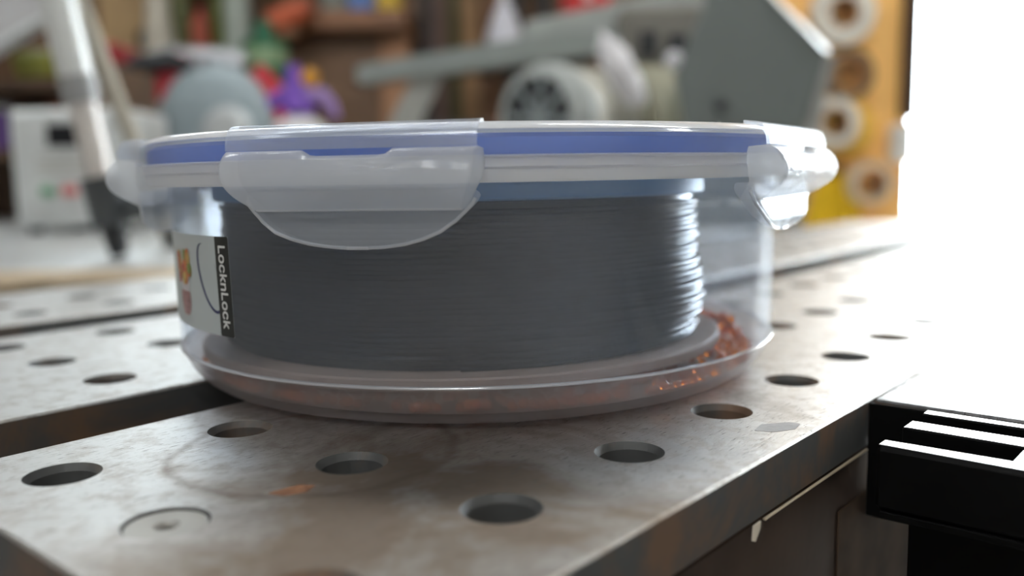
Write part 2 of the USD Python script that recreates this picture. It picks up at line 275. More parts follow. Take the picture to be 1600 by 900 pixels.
# clips: a straight moulding across the rim, swept profile with curved outline
prof_out = np.array([(0.1252, 0.0801), (0.1274, 0.0786), (0.1292, 0.0760), (0.1300, 0.0733), (0.1294, 0.0704), (0.1272, 0.0678), (0.1240, 0.0657), (0.1212, 0.0642), (0.1208, 0.0626), (0.1216, 0.0602), (0.1222, 0.0574), (0.1216, 0.0552), (0.1206, 0.0540)])
prof_in = np.array([(0.1240, 0.0797), (0.1236, 0.0780), (0.1236, 0.0758), (0.1238, 0.0733), (0.1234, 0.0704), (0.1215, 0.0676), (0.1196, 0.0657), (0.1184, 0.0642), (0.1180, 0.0626), (0.1184, 0.0602), (0.1188, 0.0574), (0.1188, 0.0552), (0.1190, 0.0540)])
def resample(p, n):
    s = np.r_[0, np.cumsum(np.linalg.norm(np.diff(p, axis=0), axis=1))]
    from scipy.interpolate import PchipInterpolator
    k = np.linspace(0, s[-1], n)
    return np.c_[PchipInterpolator(s, p[:, 0])(k), PchipInterpolator(s, p[:, 1])(k)]
def halfwidth(z): return np.interp(z, [0.0540, 0.0543, 0.0551, 0.0564, 0.0584, 0.0612, 0.0636, 0.0650, 0.0680, 0.0720, 0.0760, 0.080], [0.003, 0.008, 0.0135, 0.0185, 0.0235, 0.0272, 0.0288, 0.0300, 0.0323, 0.0345, 0.0352, 0.0350])
tab_out = np.vstack([[(0.1196, 0.0692), (0.1199, 0.0668), (0.1205, 0.0646)], prof_out[8:]])
tab_in = np.vstack([[(0.1168, 0.0692), (0.1170, 0.0668), (0.1176, 0.0646)], prof_in[8:]])
def clip_mesh(part):
    n, k = 44, 41
    po, pi_ = (resample(prof_out[:8], n), resample(prof_in[:8], n)) if part == 'leaf' else (resample(tab_out, n), resample(tab_in, n))
    n = len(po)
    u = np.linspace(-1, 1, k); u = np.sign(u) * (1 - (1 - np.abs(u)) ** 1.25)
    V = []
    for P in (po, pi_):
        hw = (halfwidth(po[:, 1]) if part == 'leaf' else np.interp(po[:, 1], [0.054, 0.0543, 0.0551, 0.0564, 0.0584, 0.0612, 0.0636, 0.0655, 0.0675, 0.0686, 0.0692], [0.003, 0.008, 0.0135, 0.0185, 0.0235, 0.0275, 0.0300, 0.0318, 0.0328, 0.0322, 0.031]))[:, None] * u[None, :]
        D = np.repeat(P[:, :1], k, 1).copy(); Z = np.repeat(P[:, 1:], k, 1).copy()
        if P is po: D -= np.clip((np.abs(u) - 0.955) / 0.045, 0, 1)[None, :] ** 2 * 0.0008
        else: D -= (0.1228 - np.sqrt(0.1228 ** 2 - hw ** 2)) * (0.95 if part == 'leaf' else 0.6)
        topstep = np.clip((Z - 0.0775) / 0.0025, 0, 1) * (1 / (1 + np.exp((np.abs(hw) - 0.0112) / 0.00035)))
        Z -= topstep * 0.0016
        V.append(np.stack([D, hw, Z], 2))
    A, B = V; nv = n * k; v = np.vstack([A.reshape(-1, 3), B.reshape(-1, 3)])
    i, j = np.meshgrid(np.arange(n - 1), np.arange(k - 1), indexing='ij')
    q = np.stack([i * k + j, i * k + j + 1, (i + 1) * k + j + 1, (i + 1) * k + j], 2).reshape(-1, 4)
    F = [q, q[:, ::-1] + nv]
    for a in range(n - 1):
        for jj, fl in ((0, 0), (k - 1, 1)):
            x = [a * k + jj, (a + 1) * k + jj, (a + 1) * k + jj + nv, a * k + jj + nv]; F.append([x if not fl else x[::-1]])
    for b in range(k - 1):
        for ii, fl in ((0, 0), (n - 1, 1)):
            x = [ii * k + b, ii * k + b + nv, ii * k + b + 1 + nv, ii * k + b + 1]; F.append([x if not fl else x[::-1]])
    f = np.vstack(F); t = np.vstack([f[:, [0, 1, 2]], f[:, [0, 2, 3]]])
    m = trimesh.Trimesh(v, t, process=False); m.fix_normals()
    edge = np.vstack([A[:, 0], A[-1, 1:-1], A[::-1, -1]]) if part == 'tab' else A[-1]
    if part == 'tab': edge = edge[edge[:, 2] < 0.0672]
    return m, edge
CLIP, CREASE = clip_mesh('leaf'); TAB, TABEDGE = clip_mesh('tab')
TABRIM = tube(TABEDGE, 0.00055, 6); CREASELINE = tube(CREASE, 0.00035, 6)
hp_o = np.array([(0.1175, 0.0873), (0.1207, 0.0870), (0.1232, 0.0859), (0.1246, 0.0840), (0.1252, 0.0820), (0.1253, 0.0803)])
def hinge_mesh():
    po = resample(hp_o, 16); n = len(po); tt = np.gradient(po, axis=0); nn = np.c_[-tt[:, 1], tt[:, 0]]; nn /= np.linalg.norm(nn, axis=1)[:, None]
    if nn[0, 1] > 0: nn = -nn
    pi_ = po + nn * 0.0010
    ring = np.vstack([po, pi_[::-1]])
    m = trimesh.creation.extrude_polygon(Polygon(ring), 0.0696, engine='earcut'); v = np.array(m.vertices)
    m.vertices = np.c_[v[:, 0], v[:, 2] - 0.0348, v[:, 1]]
    if m.volume < 0: m.invert()
    return m
HINGE = hinge_mesh()
for k, ang in enumerate((-15.5, 56.0, -88.0, 164.5)):
    c = obj('clip', rotm(CLIP, ang, [0, 0, 1]), CLIP_PP, box_, smooth=40)
    obj('hinge', rotm(HINGE, ang, [0, 0, 1]), HINGE_PP, c, smooth=40)
    obj('pull_tab', rotm(TAB, ang, [0, 0, 1]), TAB_PP, c, smooth=40, label='clearer rounded pull tab')
    obj('tab_rim', rotm(TABRIM, ang, [0, 0, 1]), RIDGE_PP, c, smooth=True)
    obj('crease', rotm(CREASELINE, ang, [0, 0, 1]), RIDGE_PP, c, smooth=True)

# printed label, bent round the wall; flat coordinates: s = degrees from the viewer bearing, z metres
def wrap(mesh, eps):
    v = np.array(mesh.vertices); zz = v[:, 1]; a = v[:, 0] / 0.1134; r = R_body(zz) + eps + v[:, 2]
    m = mesh.copy(); m.vertices = np.c_[r * np.cos(a), r * np.sin(a), zz]
    if m.volume < 0: m.invert()
    return m
def flat(poly, eps, thick=0.00006, dense=0.0022):
    out = []
    x0, y0, x1, y1 = poly.bounds
    for xx in np.arange(x0, x1, dense):
        g = poly.intersection(sbox(xx, y0 - 1, min(xx + dense, x1), y1 + 1))
        for p in getattr(g, 'geoms', [g]):
            if p.geom_type == 'Polygon' and p.area > 1e-10: out.append(trimesh.creation.extrude_polygon(p, thick, engine='earcut'))
    return wrap(trimesh.util.concatenate(out), eps)
def S_(deg): return math.radians(deg) * 0.1134
ZB, ZT = 0.0250, 0.0558
LABELBASE = mat('label_paper', (0.48, 0.53, 0.54), 0.35, 0, 0.02, 10)
INK = mat('label_black', (0.012, 0.015, 0.013), 0.4, 0, 0.05, 10)
WHITEINK = mat('label_white', (0.75, 0.76, 0.76), 0.4, 0, 0.02, 10)
st = obj('label', flat(sbox(S_(-78), ZB, S_(-41.2), ZT), 0.00005), LABELBASE, box_, label='printed sticker with a food picture and a black name strip')
bd = sbox(S_(-44.9) + 0.0006, ZB + 0.0006, S_(-41.2) - 0.0006, ZT - 0.0006).buffer(0.0006)
obj('name_strip', flat(bd, 0.00013), INK, st, label='black strip with the name in white letters')
tm = meshkit.text_mesh('LocknLock', 0.0036, 0.00005, bold=True)
v = np.array(tm.vertices); ext = v[:, 0].max() - v[:, 0].min(); k = 0.0256 / ext
tm.vertices = np.c_[S_(-43.05) - 0.0017 + v[:, 1] * 1.0, 0.0530 - (v[:, 0] - v[:, 0].min()) * k, v[:, 2]]
obj('lettering', wrap(tm, 0.00021), WHITEINK, st, smooth=False, label='white name lettering reading downwards')
e = affinity.rotate(affinity.scale(Point(S_(-47.6), 0.0425).buffer(1.0, 48), 0.0060, 0.0118), 28)
swirl = e.difference(affinity.translate(affinity.scale(e, 0.90, 0.95), 0.00032, 0.0004)).difference(sbox(S_(-44.9), 0, 1, 1))
obj('swirl', flat(swirl, 0.00013, dense=0.001), mat('label_navy', (0.03, 0.035, 0.12), 0.4), st, label='thin navy swirl line')
cx = S_(-58.5)
bowl = Polygon([(cx - 0.0062, 0.0425), (cx + 0.0058, 0.0425), (cx + 0.0050, 0.0385), (cx + 0.0025, 0.0362), (cx - 0.0028, 0.0362), (cx - 0.0055, 0.0385)])
obj('printed_bowl', flat(bowl, 0.00013, dense=0.001), mat('label_glass', (0.62, 0.60, 0.62), 0.4), st)
stem = Polygon([(cx - 0.0052, 0.0368), (cx + 0.0050, 0.0368), (cx + 0.0054, 0.0335), (cx + 0.0042, 0.0300), (cx + 0.0022, 0.0288), (cx - 0.0028, 0.0288), (cx - 0.0046, 0.0310), (cx - 0.0056, 0.0335)])
obj('printed_jar', flat(stem, 0.00019, dense=0.001), mat('label_berry', (0.33, 0.17, 0.17), 0.4, 0, 0.35, 500), st)
FOOD = [((0.55, 0.16, 0.05), 'label_orange'), ((0.45, 0.06, 0.04), 'label_red'), ((0.20, 0.26, 0.06), 'label_green'), ((0.55, 0.36, 0.10), 'label_yellow')]
FM = [mat(n, c, 0.4, 0, 0.2, 400) for c, n in FOOD]
fr = random.Random(3)
for i in range(24):
    px_, pz_ = cx - 0.0064 + 0.0128 * fr.random(), 0.0412 + 0.0072 * fr.random() ** 1.2
    g = affinity.rotate(affinity.scale(Point(px_, pz_).buffer(1, 8), 0.0012 + 0.0010 * fr.random(), 0.0018 + 0.0012 * fr.random()), fr.uniform(-50, 50))
    obj('printed_food', flat(g, 0.00025 + i * 0.000006, dense=0.001), FM[i % 4], st)

# ------------------------------------------------------------------ filament spool inside, standing on orange beads
SX, SY = AX - RT[0] * 0.0062, AY - RT[1] * 0.0062
spool = thing('filament_spool', 'spool of dark slate filament lying inside the round clear container', 'filament spool', (SX, SY, 0.0), A0)
obj('bottom_flange', lathe([(0.028, 0.0098), (0.0992, 0.0098), (0.0998, 0.0104), (0.0998, 0.0132), (0.0992, 0.0138), (0.028, 0.0138)], 128), CARD, spool, label='taupe lower flange')
obj('top_flange', lathe([(0.028, 0.0652), (0.0930, 0.0652), (0.0936, 0.0658), (0.0936, 0.0704), (0.0930, 0.0710), (0.028, 0.0710)], 128), FLANGE, spool, label='steel-blue upper flange')
obj('hub', lathe([(0.026, 0.0136), (0.030, 0.0136), (0.030, 0.0654), (0.026, 0.0654)], 48), FLANGE, spool)
RW = 0.00087
z = np.arange(0.0138 + RW, 0.0650, 2 * RW); nt = len(z) - 1; per = 150
a = np.linspace(0, 2 * math.pi * nt, nt * per + 1)
zz = 0.0138 + RW + a / (2 * math.pi) * 2 * RW
ph = a % (2 * math.pi); turn = np.floor(a / (2 * math.pi))
low = np.exp(-((zz - 0.031) / 0.009) ** 2)
side = np.exp(-((((ph - math.radians(68) + math.pi) % (2 * math.pi)) - math.pi) / 0.65) ** 2)
P3 = np.c_[np.cos(ph) * 1.5, np.sin(ph) * 1.5, turn * 0.83]
rr = 0.0903 + 0.0024 * (meshkit.noise(P3 * [1, 1, 1.2] + 5, 2) - 0.4) + 0.0010 * (meshkit.noise(P3 * 2.7 + 90, 8) - 0.5) + low * side * 0.0030
zz = zz + 0.0011 * (meshkit.noise(P3 * [1, 1, 0.5] + 50, 4) - 0.5) - low * side * 0.0012
winding = obj('filament', tube(np.c_[rr * np.cos(a), rr * np.sin(a), zz], RW, 8), FIL, spool, smooth=True, label='outer layer of wound dark slate filament')
obj('filament_core', lathe([(0.0302, 0.0140), (0.0896, 0.0140), (0.0896, 0.0648), (0.0302, 0.0648)], 128), FIL, spool)

BEAD = usdkit.material(stage, LK + 'orange_bead', {'g': ('geometry', {}), 'r': ('rgb_ramp', {'ramp': [(0.0, (0.95, 0.26, 0.02)), (0.16, (0.95, 0.45, 0.05)), (0.26, (0.62, 0.56, 0.52)), (1.0, (0.60, 0.57, 0.56))]}),
      'p': ('principled_bsdf', {'roughness': 0.12, 'transmission_weight': 0.75, 'ior': 1.4})}, [('g.random_per_island', 'r.fac'), ('r.color', 'p.base_color')], surface='p.BSDF')
beads = []
ball = trimesh.creation.icosphere(1); bv, bf = np.array(ball.vertices), np.array(ball.faces)
pts = []
while len(pts) < 900:
    r_ = math.sqrt(random.uniform(0.060 ** 2, 0.1055 ** 2)); t_ = random.uniform(0, 2 * math.pi); rad = random.uniform(0.0012, 0.0017)
    zf = 0.0032 + max(0, (r_ - 0.099)) * 0.45
    p = np.array([r_ * math.cos(t_), r_ * math.sin(t_), zf + rad + random.choice((0, 0, 0.0024)) * (r_ < 0.1)])
    if all((abs(p[0] - q[0]) > 0.0026 or abs(p[1] - q[1]) > 0.0026 or abs(p[2] - q[2]) > 0.002) for q in pts[-400:]): pts.append(p); beads.append((bv * rad + p, bf))
# a small drift of beads heaped on the viewer's right-hand side
for i in range(70):
    t_ = math.radians(random.gauss(98, 13)); r_ = random.uniform(0.1012, 0.1050); rad = random.uniform(0.0012, 0.0017)
    hz = 0.007 + 0.006 * random.random() * math.exp(-((math.degrees(t_) - 98) / 16) ** 2)
    beads.append((bv * rad + [r_ * math.cos(t_), r_ * math.sin(t_), hz], bf))
off = 0; VV, FF = [], []
for bv_, bf_ in beads: VV.append(bv_); FF.append(bf_ + off); off += len(bv_)
bead_t = thing('drying_beads', 'loose orange drying beads on the bottom of the round container under the spool', 'drying beads', (AX, AY, 0.0), A0, kind='stuff')
obj('beads', trimesh.Trimesh(np.vstack(VV), np.vstack(FF), process=False), BEAD, bead_t, smooth=True, kind='stuff')

# ------------------------------------------------------------------ room shell (room axes)
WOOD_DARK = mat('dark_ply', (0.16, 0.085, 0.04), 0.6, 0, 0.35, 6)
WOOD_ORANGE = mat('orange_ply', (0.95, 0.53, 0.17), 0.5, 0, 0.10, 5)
PLASTER = mat('grey_wall', (0.36, 0.33, 0.30), 0.8, 0, 0.1, 3)
CONC = mat('concrete', (0.30, 0.29, 0.28), 0.8, 0, 0.2, 4)
CEIL = mat('ceiling_board', (0.26, 0.24, 0.21), 0.8, 0, 0.05, 2)
def setting(name, mesh, material, parent=None, smooth=30):
    m = obj(name, mesh, material, parent, smooth)
    if parent is None: m.SetCustomDataByKey('kind', 'structure')
    return m
def roomize(m):
    v = np.array(m.vertices); m = m.copy(); m.vertices = np.c_[CAM[0] + RT[0] * v[:, 0] + HD[0] * v[:, 1], CAM[1] + RT[1] * v[:, 0] + HD[1] * v[:, 1], v[:, 2]]; return m
def rbox(*a, c=0.0): return roomize(cbox(*a, c=c))
FL, ZC = -0.90, 1.70
L0, L1, D0, DW, DR, LJ, LD = -2.4, 3.0, -2.2, 3.10, 2.32, 0.60, 1.02
setting('floor', rbox(L0, L1, D0, DW, FL - 0.05, FL), CONC)
setting('ceiling', rbox(L0, L1, D0, DW, ZC, ZC + 0.05), CEIL)
setting('wall_left', rbox(L0 - 0.06, L0, D0, DW, FL, ZC), PLASTER)
setting('wall_right', rbox(L1, L1 + 0.06, D0, DR, FL, ZC), PLASTER)
setting('wall_rear', rbox(L0, L1, D0 - 0.06, D0, FL, ZC), PLASTER)
WX0, WX1, WZ0, WZ1 = -1.75, -0.70, 0.92, 1.34
wb = thing('wall_back', loc=W(0, 0), rot=ROOMROT, kind='structure')
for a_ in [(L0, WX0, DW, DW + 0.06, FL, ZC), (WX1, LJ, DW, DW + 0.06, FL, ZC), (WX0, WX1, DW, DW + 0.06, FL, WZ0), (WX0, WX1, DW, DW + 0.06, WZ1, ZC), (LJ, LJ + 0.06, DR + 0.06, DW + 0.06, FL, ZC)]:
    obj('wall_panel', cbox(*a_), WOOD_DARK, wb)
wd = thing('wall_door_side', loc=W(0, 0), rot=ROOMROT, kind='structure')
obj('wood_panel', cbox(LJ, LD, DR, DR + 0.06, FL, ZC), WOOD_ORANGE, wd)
LD2, DZ = 2.55, 1.45
obj('wood_panel', cbox(LD2, L1, DR, DR + 0.06, FL, ZC), WOOD_ORANGE, wd)
obj('wood_panel', cbox(LD, LD2, DR, DR + 0.06, DZ, ZC), WOOD_ORANGE, wd)
setting('trim_1', rbox(LD - 0.030, LD + 0.004, DR - 0.04, DR - 0.0005, 0.195, DZ, c=0.003), mat('dark_post', (0.05, 0.025, 0.012), 0.6))
win = thing('window_1', loc=W(0, 0), rot=ROOMROT, kind='structure')
FRAME = mat('white_frame', (0.72, 0.72, 0.70), 0.4)
for a_ in [(WX0, WX0 + 0.04, WZ0, WZ1), (WX1 - 0.04, WX1, WZ0, WZ1), (WX0 + 0.04, WX1 - 0.04, WZ0, WZ0 + 0.04), (WX0 + 0.04, WX1 - 0.04, WZ1 - 0.04, WZ1), (-1.12, -1.08, WZ0 + 0.04, WZ1 - 0.04)]:
    obj('window_frame', cbox(a_[0], a_[1], DW + 0.005, DW + 0.055, a_[2], a_[3], 0.004), FRAME, win)
PANE = usdkit.material(stage, LK + 'window_glass', {'t': ('transparent_bsdf', {'color': (0.97, 0.98, 0.98)}), 'g': ('glossy_bsdf', {'roughness': 0.02}), 'f': ('fresnel', {'IOR': 1.45}), 'm': ('mix_closure', {})}, [('f.fac', 'm.fac'), ('t.BSDF', 'm.closure1'), ('g.BSDF', 'm.closure2')], surface='m.closure')
for a_ in [(WX0 + 0.04, -1.12), (-1.08, WX1 - 0.04)]:
    obj('window_pane', cbox(a_[0], a_[1], DW + 0.028, DW + 0.032, WZ0 + 0.04, WZ1 - 0.04), PANE, win)
setting('ground_outside', rbox(-6, 12, DW + 0.07, 20, FL - 0.06, FL - 0.01), mat('pale_paving', (0.75, 0.73, 0.68), 0.8, 0, 0.05, 1))

# ceiling tube lamps, all unseen, added as fill light
def added_lamp_at(label, l, d, strength, nm):
    lamp = room_thing('added_ceiling_lamp', label, 'ceiling lamp', l, d, ZC - 0.09)
    obj('housing', cbox(-0.65, 0.65, -0.07, 0.07, 0.05, 0.09, 0.006), FRAME, lamp)
    tm_ = usdkit.material(stage, LK + nm, {'e': ('emission', {'color': (0.98, 1.0, 1.0), 'strength': strength})}, surface='e.emission')
    for y in (-0.035, 0.035):
        obj('fill_tube', tube([(-0.6, y, 0.03), (0.6, y, 0.03)], 0.013, 12), tm_, lamp, smooth=True)
        for x in (-0.605, 0.605): obj('fill_tube_holder', cbox(x - 0.008, x + 0.008, y - 0.017, y + 0.017, 0.012, 0.05, 0.002), FRAME, lamp)
added_lamp_at('added twin-tube fill lamp with white housing above the workbench', -0.85, 1.05, FILL_LAMP, 'fill_tube_front')  # added to light the goods behind the container
added_lamp_at('added twin-tube fill lamp with white housing on the doorway side of the ceiling', 0.85, 1.15, FILL_LAMP, 'fill_tube_door')  # added to brighten the orange wall and the band saw
added_lamp_at('added twin-tube fill lamp with white housing nearer the rear wall', -0.5, -1.0, FILL_LAMP2, 'fill_tube_rear')  # added behind the camera to lift the near side of the container

# ------------------------------------------------------------------ bench behind the table, on the left
BENCHTOP = mat('bench_top', (0.60, 0.62, 0.62), 0.35, 0.3, 0.15, 6)
PINE = mat('bench_wood', (0.42, 0.33, 0.22), 0.6, 0, 0.2, 12)
bench = room_thing('workbench', 'pale-topped workbench with a tan wooden front board behind the welding table', 'workbench', -0.95, 0.0, -0.002)
obj('bench_top', cbox(-0.65, 0.67, 0.775, 2.70, -0.035, 0.0, 0.002), BENCHTOP, bench)
obj('front_board', cbox(-0.60, 0.67, 0.700, 0.7745, -0.040, 0.0, 0.004), PINE, bench, label='tan wooden front board')
for x in (-0.60, 0.58):
    for y in (0.80, 2.60): obj('leg', cbox(x, x + 0.07, y, y + 0.07, -0.898, -0.0352, 0.003), PINE, bench)

# tripod stand with a silver tube, standing on the bench
SILVER = mat('silver_tube', (0.74, 0.77, 0.77), 0.35, 0.35, 0.05, 10)
BEIGE = mat('beige_tube', (0.46, 0.43, 0.36), 0.5, 0, 0.06, 10)
RUBBER = mat('black_rubber', (0.02, 0.022, 0.025), 0.5, 0, 0.2, 30)
DGREY = mat('dark_grey_clamp', (0.06, 0.068, 0.075), 0.45, 0, 0.2, 20)
stand = room_thing('tripod_stand', 'leaning silver tripod leg with a black rubber foot and clamp left of the container', 'tripod', -0.388, 0.887, 0.0)
lean = np.array([-0.0415, 0, 0.245]); lean = lean / np.linalg.norm(lean)
def on_leg(t, base=(0.0, 0, 0.0)): return np.array(base) + lean * t
def leg_tube(t0, t1, r0, r1, n=20): return tube([on_leg(t0), on_leg((t0 + t1) / 2), on_leg(t1)], [r0, (r0 + r1) / 2, r1], n)
obj('upper_tube', leg_tube(0.165, 0.60, 0.0165, 0.0185), SILVER, stand)
obj('lower_tube', leg_tube(0.060, 0.180, 0.0135, 0.0135), mat('pale_tube', (0.75, 0.72, 0.70), 0.35, 0.5, 0.05, 10), stand)
obj('collar', leg_tube(0.150, 0.176, 0.0175, 0.0180), mat('grey_collar', (0.35, 0.36, 0.37), 0.4, 0.3, 0.1, 10), stand)
obj('clamp', cat_([leg_tube(0.030, 0.078, 0.0185, 0.0200), cbox(0.010, 0.040, -0.012, 0.012, 0.036, 0.058, 0.004)]), DGREY, stand, label='dark grey clamp above the foot')
obj('clamp_knob', tube([(0.040, 0, 0.047), (0.056, 0, 0.047)], 0.011, 16), DGREY, stand)
obj('rubber_foot', tube([on_leg(0.0), on_leg(0.012), on_leg(0.034)], [0.0085, 0.0105, 0.0115], 16), RUBBER, stand)
rod = room_thing('beige_tube', 'slim beige tube leaning parallel to the silver tripod leg, just right of it', 'tube', -0.378, 1.0, 0.0)
obj('tube_body', tube([(0, 0, 0.0), (-0.045, 0, 0.145), (-0.14, 0, 0.45)], 0.0088, 16), BEIGE, rod)
obj('end_cap', tube([(0.0031, 0, -0.0008), (-0.003, 0, 0.018)], 0.0102, 16), DGREY, rod)

# white bench instrument
WHITE = mat('off_white_case', (0.66, 0.69, 0.69), 0.45, 0, 0.04, 10)
DISP = mat('dark_display', (0.008, 0.009, 0.012), 0.25)
ins = room_thing('bench_instrument', 'off-white boxy bench instrument with a dark display and green and red buttons', 'instrument', -0.637, 1.31, -0.002)
obj('case', cbox(-0.083, 0.083, 0.0, 0.17, 0.010, 0.180, 0.006), WHITE, ins)
obj('front_panel', cbox(-0.074, 0.074, -0.004, -0.0002, 0.018, 0.170, 0.002), mat('panel_grey', (0.56, 0.58, 0.58), 0.5), ins)
obj('display', cbox(-0.026, 0.030, -0.007, -0.0042, 0.126, 0.158, 0.001), DISP, ins, label='dark display')
obj('button', cbox(-0.040, -0.020, -0.010, -0.0042, 0.056, 0.069, 0.002), mat('green_button', (0.05, 0.24, 0.10), 0.4), ins, label='green button')
obj('button', cbox(-0.010, 0.012, -0.010, -0.0042, 0.056, 0.069, 0.002), mat('red_button', (0.55, 0.09, 0.08), 0.4), ins, label='red button')
for i in range(3): obj('marking_bar', cbox(-0.045, 0.035, -0.0046, -0.0042, 0.088 + i * 0.010, 0.092 + i * 0.010), mat('mark_grey', (0.40, 0.39, 0.36), 0.5), ins)
for x in (-0.065, 0.065):
    for y in (0.02, 0.15): obj('foot', tube([(x, y, 0.0), (x, y, 0.0105)], 0.010, 12), RUBBER, ins)

# shelf post with boxes far left
SHELFW = mat('shelf_wood', (0.12, 0.07, 0.04), 0.6, 0, 0.2, 8)
shelf = room_thing('storage_shelf', 'dark wooden shelf unit at the far left behind the white instrument', 'shelf', -1.09, 1.72, -0.002)
obj('board', cbox(-0.28, 0.31, 0.0, 0.26, 0.250, 0.270, 0.002), SHELFW, shelf)
obj('board', cbox(-0.28, 0.31, 0.0, 0.26, 0.120, 0.140, 0.002), SHELFW, shelf)
obj('side_panel', cbox(-0.30, -0.2805, 0.0, 0.26, 0.0, 0.30, 0.002), SHELFW, shelf)
obj('side_panel', cbox(0.3105, 0.33, 0.0, 0.26, 0.0, 0.30, 0.002), SHELFW, shelf)
obj('back_panel', cbox(-0.28, 0.31, 0.2605, 0.27, 0.0, 0.30), SHELFW, shelf)
tub = room_thing('tub', 'yellow-green low tub with rounded edges on the dark shelf at far left', 'tub', -0.900, 1.81, 0.2685)
obj('tub_body', solid([(0, 0), (0.050, 0.0), (0.060, 0.006), (0.068, 0.044), (0.064, 0.046), (0.057, 0.010), (0.0, 0.006)], 40), mat('yellow_green', (0.30, 0.30, 0.05), 0.5), tub)
obj('tub_lid', solid([(0, 0.0465), (0.0685, 0.0465), (0.0685, 0.052), (0.06, 0.056), (0, 0.058)], 40), mat('yellow_green_lid', (0.36, 0.36, 0.08), 0.5), tub)
can = room_thing('orange_can', 'rusty orange can on the lower board of the dark shelf', 'can', -0.880, 1.83, 0.1385)
obj('can_body', solid([(0, 0), (0.038, 0), (0.040, 0.003), (0.040, 0.088), (0.038, 0.092), (0, 0.092)], 32), mat('rust_orange', (0.26, 0.09, 0.04), 0.5), can)
obj('can_lid', solid([(0, 0.0925), (0.034, 0.0925), (0.034, 0.097), (0, 0.097)], 32), DGREY, can)
pur = room_thing('purple_jar', 'small purple jar on the lower shelf board at the left edge', 'jar', -0.995, 1.79, 0.1385)
obj('jar_body', solid([(0, 0), (0.028, 0), (0.030, 0.004), (0.030, 0.065), (0.022, 0.075), (0, 0.075)], 32), mat('purple_jar_paint', (0.16, 0.08, 0.32), 0.4), pur)
obj('jar_lid', solid([(0, 0.0755), (0.022, 0.0755), (0.022, 0.087), (0, 0.088)], 32), mat('jar_lid_white', (0.6, 0.6, 0.6), 0.4), pur)
hood = room_thing('sheet_hood', 'pale grey sloped sheet-metal hood above the shelf in the top left corner', 'machine hood', -0.865, 1.62, 0.0)
obj('hood_body', prism([(-0.20, 0.24), (-0.06, 0.300), (0.02, 0.345), (0.072, 0.372), (0.085, 0.46), (0.02, 0.50), (-0.20, 0.50)], 0.05), mat('hood_grey', (0.46, 0.46, 0.47), 0.45, 0.1, 0.06, 5), hood)
obj('hood_edge', tube([(-0.20, -0.004, 0.240), (-0.06, -0.004, 0.298), (0.02, -0.004, 0.343), (0.074, -0.004, 0.371), (0.087, -0.004, 0.46)], 0.005, 8), SILVER, hood)
obj('hood_bracket', cbox(-0.18, -0.15, 0.051, 0.06, -0.002, 0.30, 0.002), SILVER, hood)

# chop saw on the bench
SAWGREY = mat('saw_guard_grey', (0.34, 0.41, 0.44), 0.4, 0.2, 0.05, 6)
SAWRED = mat('saw_red', (0.55, 0.03, 0.05), 0.4, 0, 0.08, 8)
saw = room_thing('chop_saw', 'red chop saw with a big round grey blade guard behind the left of the container', 'chop saw', -0.683, 2.15, -0.002)
def yl(profile, n=64):                                 # lathe about local y (profile of (r, y))
    m = solid(profile, n); return rotm(m, -90, [1, 0, 0])
obj('blade_guard', mv(yl([(0, -0.045), (0.105, -0.045), (0.128, -0.036), (0.138, -0.015), (0.138, 0.02), (0, 0.02)]), z=0.205), SAWGREY, saw)
obj('guard_hub', mv(yl([(0, -0.075), (0.042, -0.075), (0.055, -0.065), (0.058, -0.0455), (0, -0.0455)]), x=0.035, z=0.185), mat('hub_grey', (0.58, 0.61, 0.62), 0.35, 0.3), saw)
def arc_band(r0, r1, a0, a1, y0, y1):
    t = np.radians(np.linspace(a0, a1, 28)); ring = np.r_[np.c_[r0 * np.cos(t), r0 * np.sin(t)], np.c_[r1 * np.cos(t), r1 * np.sin(t)][::-1]]
    return prism(ring, y1 - y0, 'xz', y0)
obj('red_guard', mv(arc_band(0.139, 0.182, 115, 158, -0.02, 0.03), z=0.205), SAWRED, saw, label='red outer guard on the left of the grey disc')
obj('red_guard', mv(arc_band(0.139, 0.170, 2, 52, -0.02, 0.03), z=0.205), SAWRED, saw, label='red outer guard on the right of the grey disc')
obj('motor_housing', rotm(mv(yl([(0, -0.02), (0.045, -0.02), (0.052, -0.01), (0.052, 0.10), (0, 0.10)]), x=-0.245, z=0.345), 12, [0, 1, 0], (-0.245, 0, 0.345)), mat('saw_dark_red', (0.28, 0.02, 0.025), 0.4), saw)
obj('handle', tube([(-0.215, -0.03, 0.318), (-0.16, -0.035, 0.338), (-0.10, -0.03, 0.352), (-0.06, 0.0, 0.335)], [0.022, 0.026, 0.024, 0.02], 14), RUBBER, saw, label='black handle')
obj('arm', tube([(-0.20, 0.04, 0.345), (-0.12, 0.04, 0.368), (0.0, 0.04, 0.362), (0.055, 0.04, 0.348)], 0.024, 14), mat('saw_silver', (0.50, 0.51, 0.54), 0.35, 0.5), saw, label='pale metal arm over the guard')
obj('saw_base', cat_([cbox(-0.30, 0.18, -0.09, 0.22, 0.0, 0.045, 0.006), cbox(-0.26, -0.13, -0.02, 0.12, 0.0455, 0.30, 0.012)]), mat('base_pale_grey', (0.50, 0.53, 0.50), 0.5), saw)

